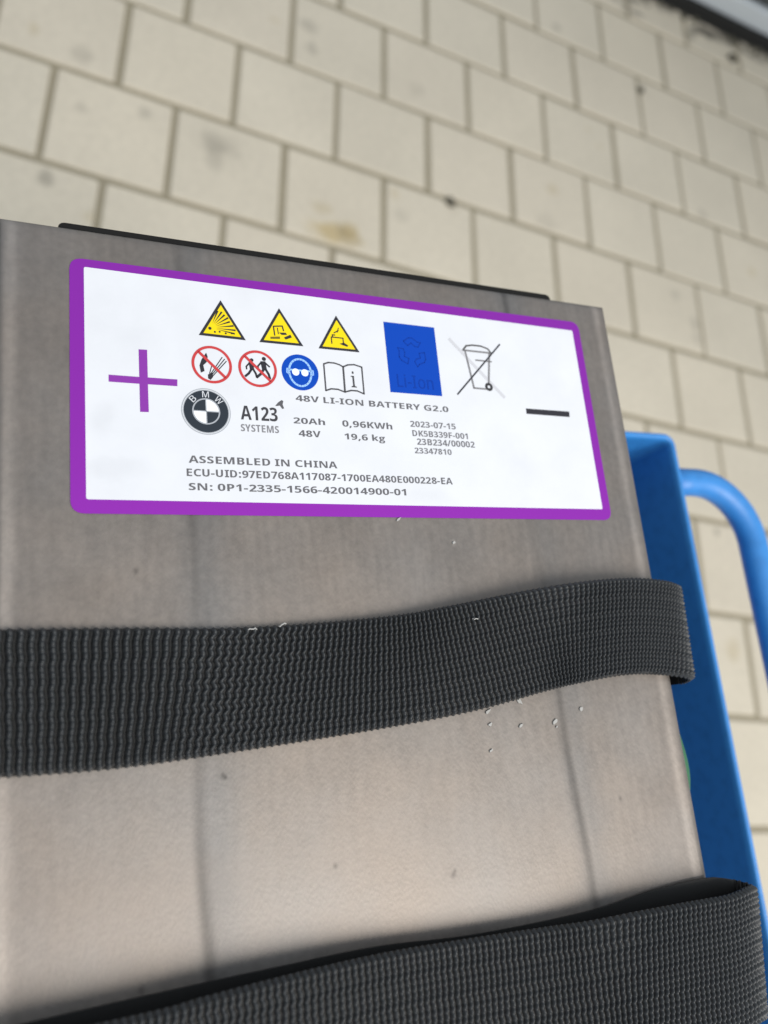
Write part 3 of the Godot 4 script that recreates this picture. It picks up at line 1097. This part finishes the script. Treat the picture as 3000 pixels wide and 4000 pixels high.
func build_straps() -> void:
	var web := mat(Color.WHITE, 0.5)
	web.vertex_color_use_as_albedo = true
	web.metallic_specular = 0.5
	# middle strap: left side wall, lid, arched towards the right edge, folded down
	var far := v3([[-28.5, 99.8, -120], [-28.5, 99.8, -30], [-28.0, 99.9, -6], [-24.5, 100.0, 0.3], [-19.7, 100.1, 0.9], [8.7, 101.1, 0.9], [40.7, 102.3, 1.0], [79.5, 101.2, 2.2], [101.3, 98.9, 4.0], [125.0, 95.7, 6.0], [146.5, 93.5, 7.2], [165.3, 92.7, 7.4], [181.0, 93.5, 6.2], [188.8, 94.7, 3.6], [191.6, 95.2, -1.5], [192.2, 95.6, -12], [192.0, 96, -50], [191.0, 96, -120]])
	var near := v3([[-28.5, 133.6, -120], [-28.5, 133.6, -30], [-28.0, 133.6, -6], [-24.5, 133.7, 0.3], [-19.2, 133.7, 0.9], [5.9, 134.5, 0.9], [34.0, 133.7, 0.9], [76.6, 131.7, 1.2], [106.2, 129.4, 1.8], [130.3, 125.8, 3.2], [142.8, 124.3, 4.2], [161.2, 123.1, 4.4], [176.5, 124.1, 3.4], [188.0, 126.0, 2.2], [191.6, 127.3, -2.6], [192.0, 127.6, -12], [192.0, 128, -50], [191.0, 128, -120]])
	var zig1 := func(t: float) -> Array:
		# straight ribs at the left, a checkered stretch, then zigzag ribs, then twill at the fold
		var a := 0.0
		a = lerpf(0.015, 0.16, smoothstep(5.3, 5.9, t))
		a = lerpf(a, 0.07, smoothstep(6.1, 6.8, t))
		return [a, 0.10 * smoothstep(10.0, 12.5, t), lerpf(1.6, 1.1, smoothstep(5.0, 6.0, t)), lerpf(2.0, 1.5, smoothstep(5.0, 6.0, t)), lerpf(0.0023, 0.00172, smoothstep(5.0, 7.0, t))]
	var s1 := Node3D.new()
	s1.name = "webbing_strap"
	s1.transform = lid
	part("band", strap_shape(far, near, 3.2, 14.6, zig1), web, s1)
	s1.set_meta("label", "black webbing strap stretched over the middle of the battery, just below its label")
	s1.set_meta("category", "strap")
	s1.set_meta("group", "webbing straps tying the battery down")
	add_child(s1)
	# two wisps of pale lint caught in the weave
	var lint := mat(Color(0.42, 0.42, 0.41), 0.9)
	var r := RandomNumberGenerator.new()
	r.seed = 5
	for q in [[39.5, 103.2, 4.1], [47.8, 102.6, 4.2], [106.5, 103.4, 6.4]]:
		var p := Vector3(q[0], q[2], q[1]) * 0.001
		var path := PackedVector3Array()
		for k in 7:
			path.append(p)
			p += Vector3(r.randf_range(0.0001, 0.0006), r.randf_range(-0.0001, 0.00012), r.randf_range(-0.0004, 0.0003))
		part("lint", tube(path, 0.00016, 6), lint, s1)
	# near strap: an upper layer from the left, a turn at the right edge, an under layer back to the left
	far = v3([[-50, 185.0, -110], [-49, 185.0, -25], [-46, 185, 4], [-34, 185.0, 11], [-16, 185.3, 11], [13.0, 185.6, 10.8], [23.0, 185.2, 10.4], [45.0, 185.0, 9.2], [67.5, 185.5, 7.5], [88.0, 186.8, 6.2], [116.5, 188.6, 6.4], [131.0, 189.3, 7.8], [147.0, 189.4, 9.4], [164.0, 189.8, 10.4], [180.0, 190.4, 10.6], [189.0, 190.0, 9.2], [194.5, 190.6, 5.8], [194.0, 189.8, 3.2], [188.0, 188.0, 2.2], [181.0, 187.0, 1.9], [160, 187.2, 1.4], [136, 188.8, 1.2], [98.5, 188.0, 1.1], [70.0, 185.6, 1.1], [42.8, 185.1, 1.1], [10.0, 184.9, 1.1], [-18.0, 185.0, 1.2], [-24.6, 185, 0.7], [-27.4, 185, -4.0], [-27.6, 185, -20], [-28.0, 185, -110]])
	near = []
	var i := 0
	for p in far:
		var grow := 36.0 if i < 17 else 33.5
		var q: Vector3 = p + Vector3(-2.0 if i > 3 and i < 15 else -1.0 if i in [15, 16, 17] else 0.0, 0.0, grow)
		if i > 11 and i < 19:
			q.x -= 5.0
		near.append(q)
		i += 1
	var zig2 := func(t: float) -> Array:
		return [0.07 + 0.02 * sin(t * 1.3), 0.0, 1.1, 1.5, 0.0018]
	var s2 := Node3D.new()
	s2.name = "webbing_strap_001"
	s2.transform = lid
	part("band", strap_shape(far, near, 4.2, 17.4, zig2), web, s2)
	s2.set_meta("label", "black webbing strap folded double with a loop at the battery's edge, nearest the viewer")
	s2.set_meta("category", "strap")
	s2.set_meta("group", "webbing straps tying the battery down")
	add_child(s2)

# ------------------------------------------------------------------ loose bits on the paving
func lump(size: float, seed_n: int) -> ArrayMesh:
	var s := SphereMesh.new()
	s.radius = size
	s.height = size * 2
	s.radial_segments = 12
	s.rings = 6
	var f := FastNoiseLite.new()
	f.seed = seed_n
	f.frequency = 0.8 / size
	var st := SurfaceTool.new()
	st.create_from(s, 0)
	var arr := st.commit_to_arrays()
	var v: PackedVector3Array = arr[Mesh.ARRAY_VERTEX]
	for k in v.size():
		v[k] *= 1.0 + 0.45 * f.get_noise_3dv(v[k])
		v[k].y *= 0.6
	arr[Mesh.ARRAY_VERTEX] = v
	var m := ArrayMesh.new()
	m.add_surface_from_arrays(Mesh.PRIMITIVE_TRIANGLES, arr)
	st = SurfaceTool.new()
	st.create_from(m, 0)
	st.generate_normals()
	return st.commit()

func build_bits() -> void:
	var stone := mat(lin(92, 88, 76), 0.9)
	var k := 0
	for q in [[0.562, -0.912, 0.0085, "small dark pebble in a paver joint above the label's middle"], [1.016, -1.346, 0.0075, "small dark pebble lodged in a paver joint, well clear of the battery"], [1.31, -1.565, 0.012, "grey pebble on the paving in front of the cabinet's dark gap"]]:
		var o := MeshInstance3D.new()
		o.name = numbered("pebble")
		o.mesh = lump(q[2], 90 + k)
		o.material_override = stone
		o.position = Vector3(q[0], q[2] * 0.4, q[1])
		o.set_meta("label", q[3])
		o.set_meta("category", "pebble")
		add_child(o)
		k += 1
	var r := RandomNumberGenerator.new()
	r.seed = 31
	var st := SurfaceTool.new()
	st.begin(Mesh.PRIMITIVE_TRIANGLES)
	for n in 70:
		var size := r.randf_range(0.003, 0.009)
		st.append_from(lump(size, 200 + n), 0, Transform3D(Basis(Vector3.UP, r.randf() * TAU), Vector3(r.randf_range(0.95, 2.2), size * 0.35, -1.638 + absf(r.randfn(0.0, 0.012)))))
	var d := MeshInstance3D.new()
	d.name = "debris"
	d.mesh = st.commit()
	d.material_override = mat(lin(96, 93, 80), 0.95)
	d.set_meta("kind", "stuff")
	d.set_meta("label", "dark crumbs of dirt gathered along the cabinet's foot")
	d.set_meta("category", "dirt")
	add_child(d)
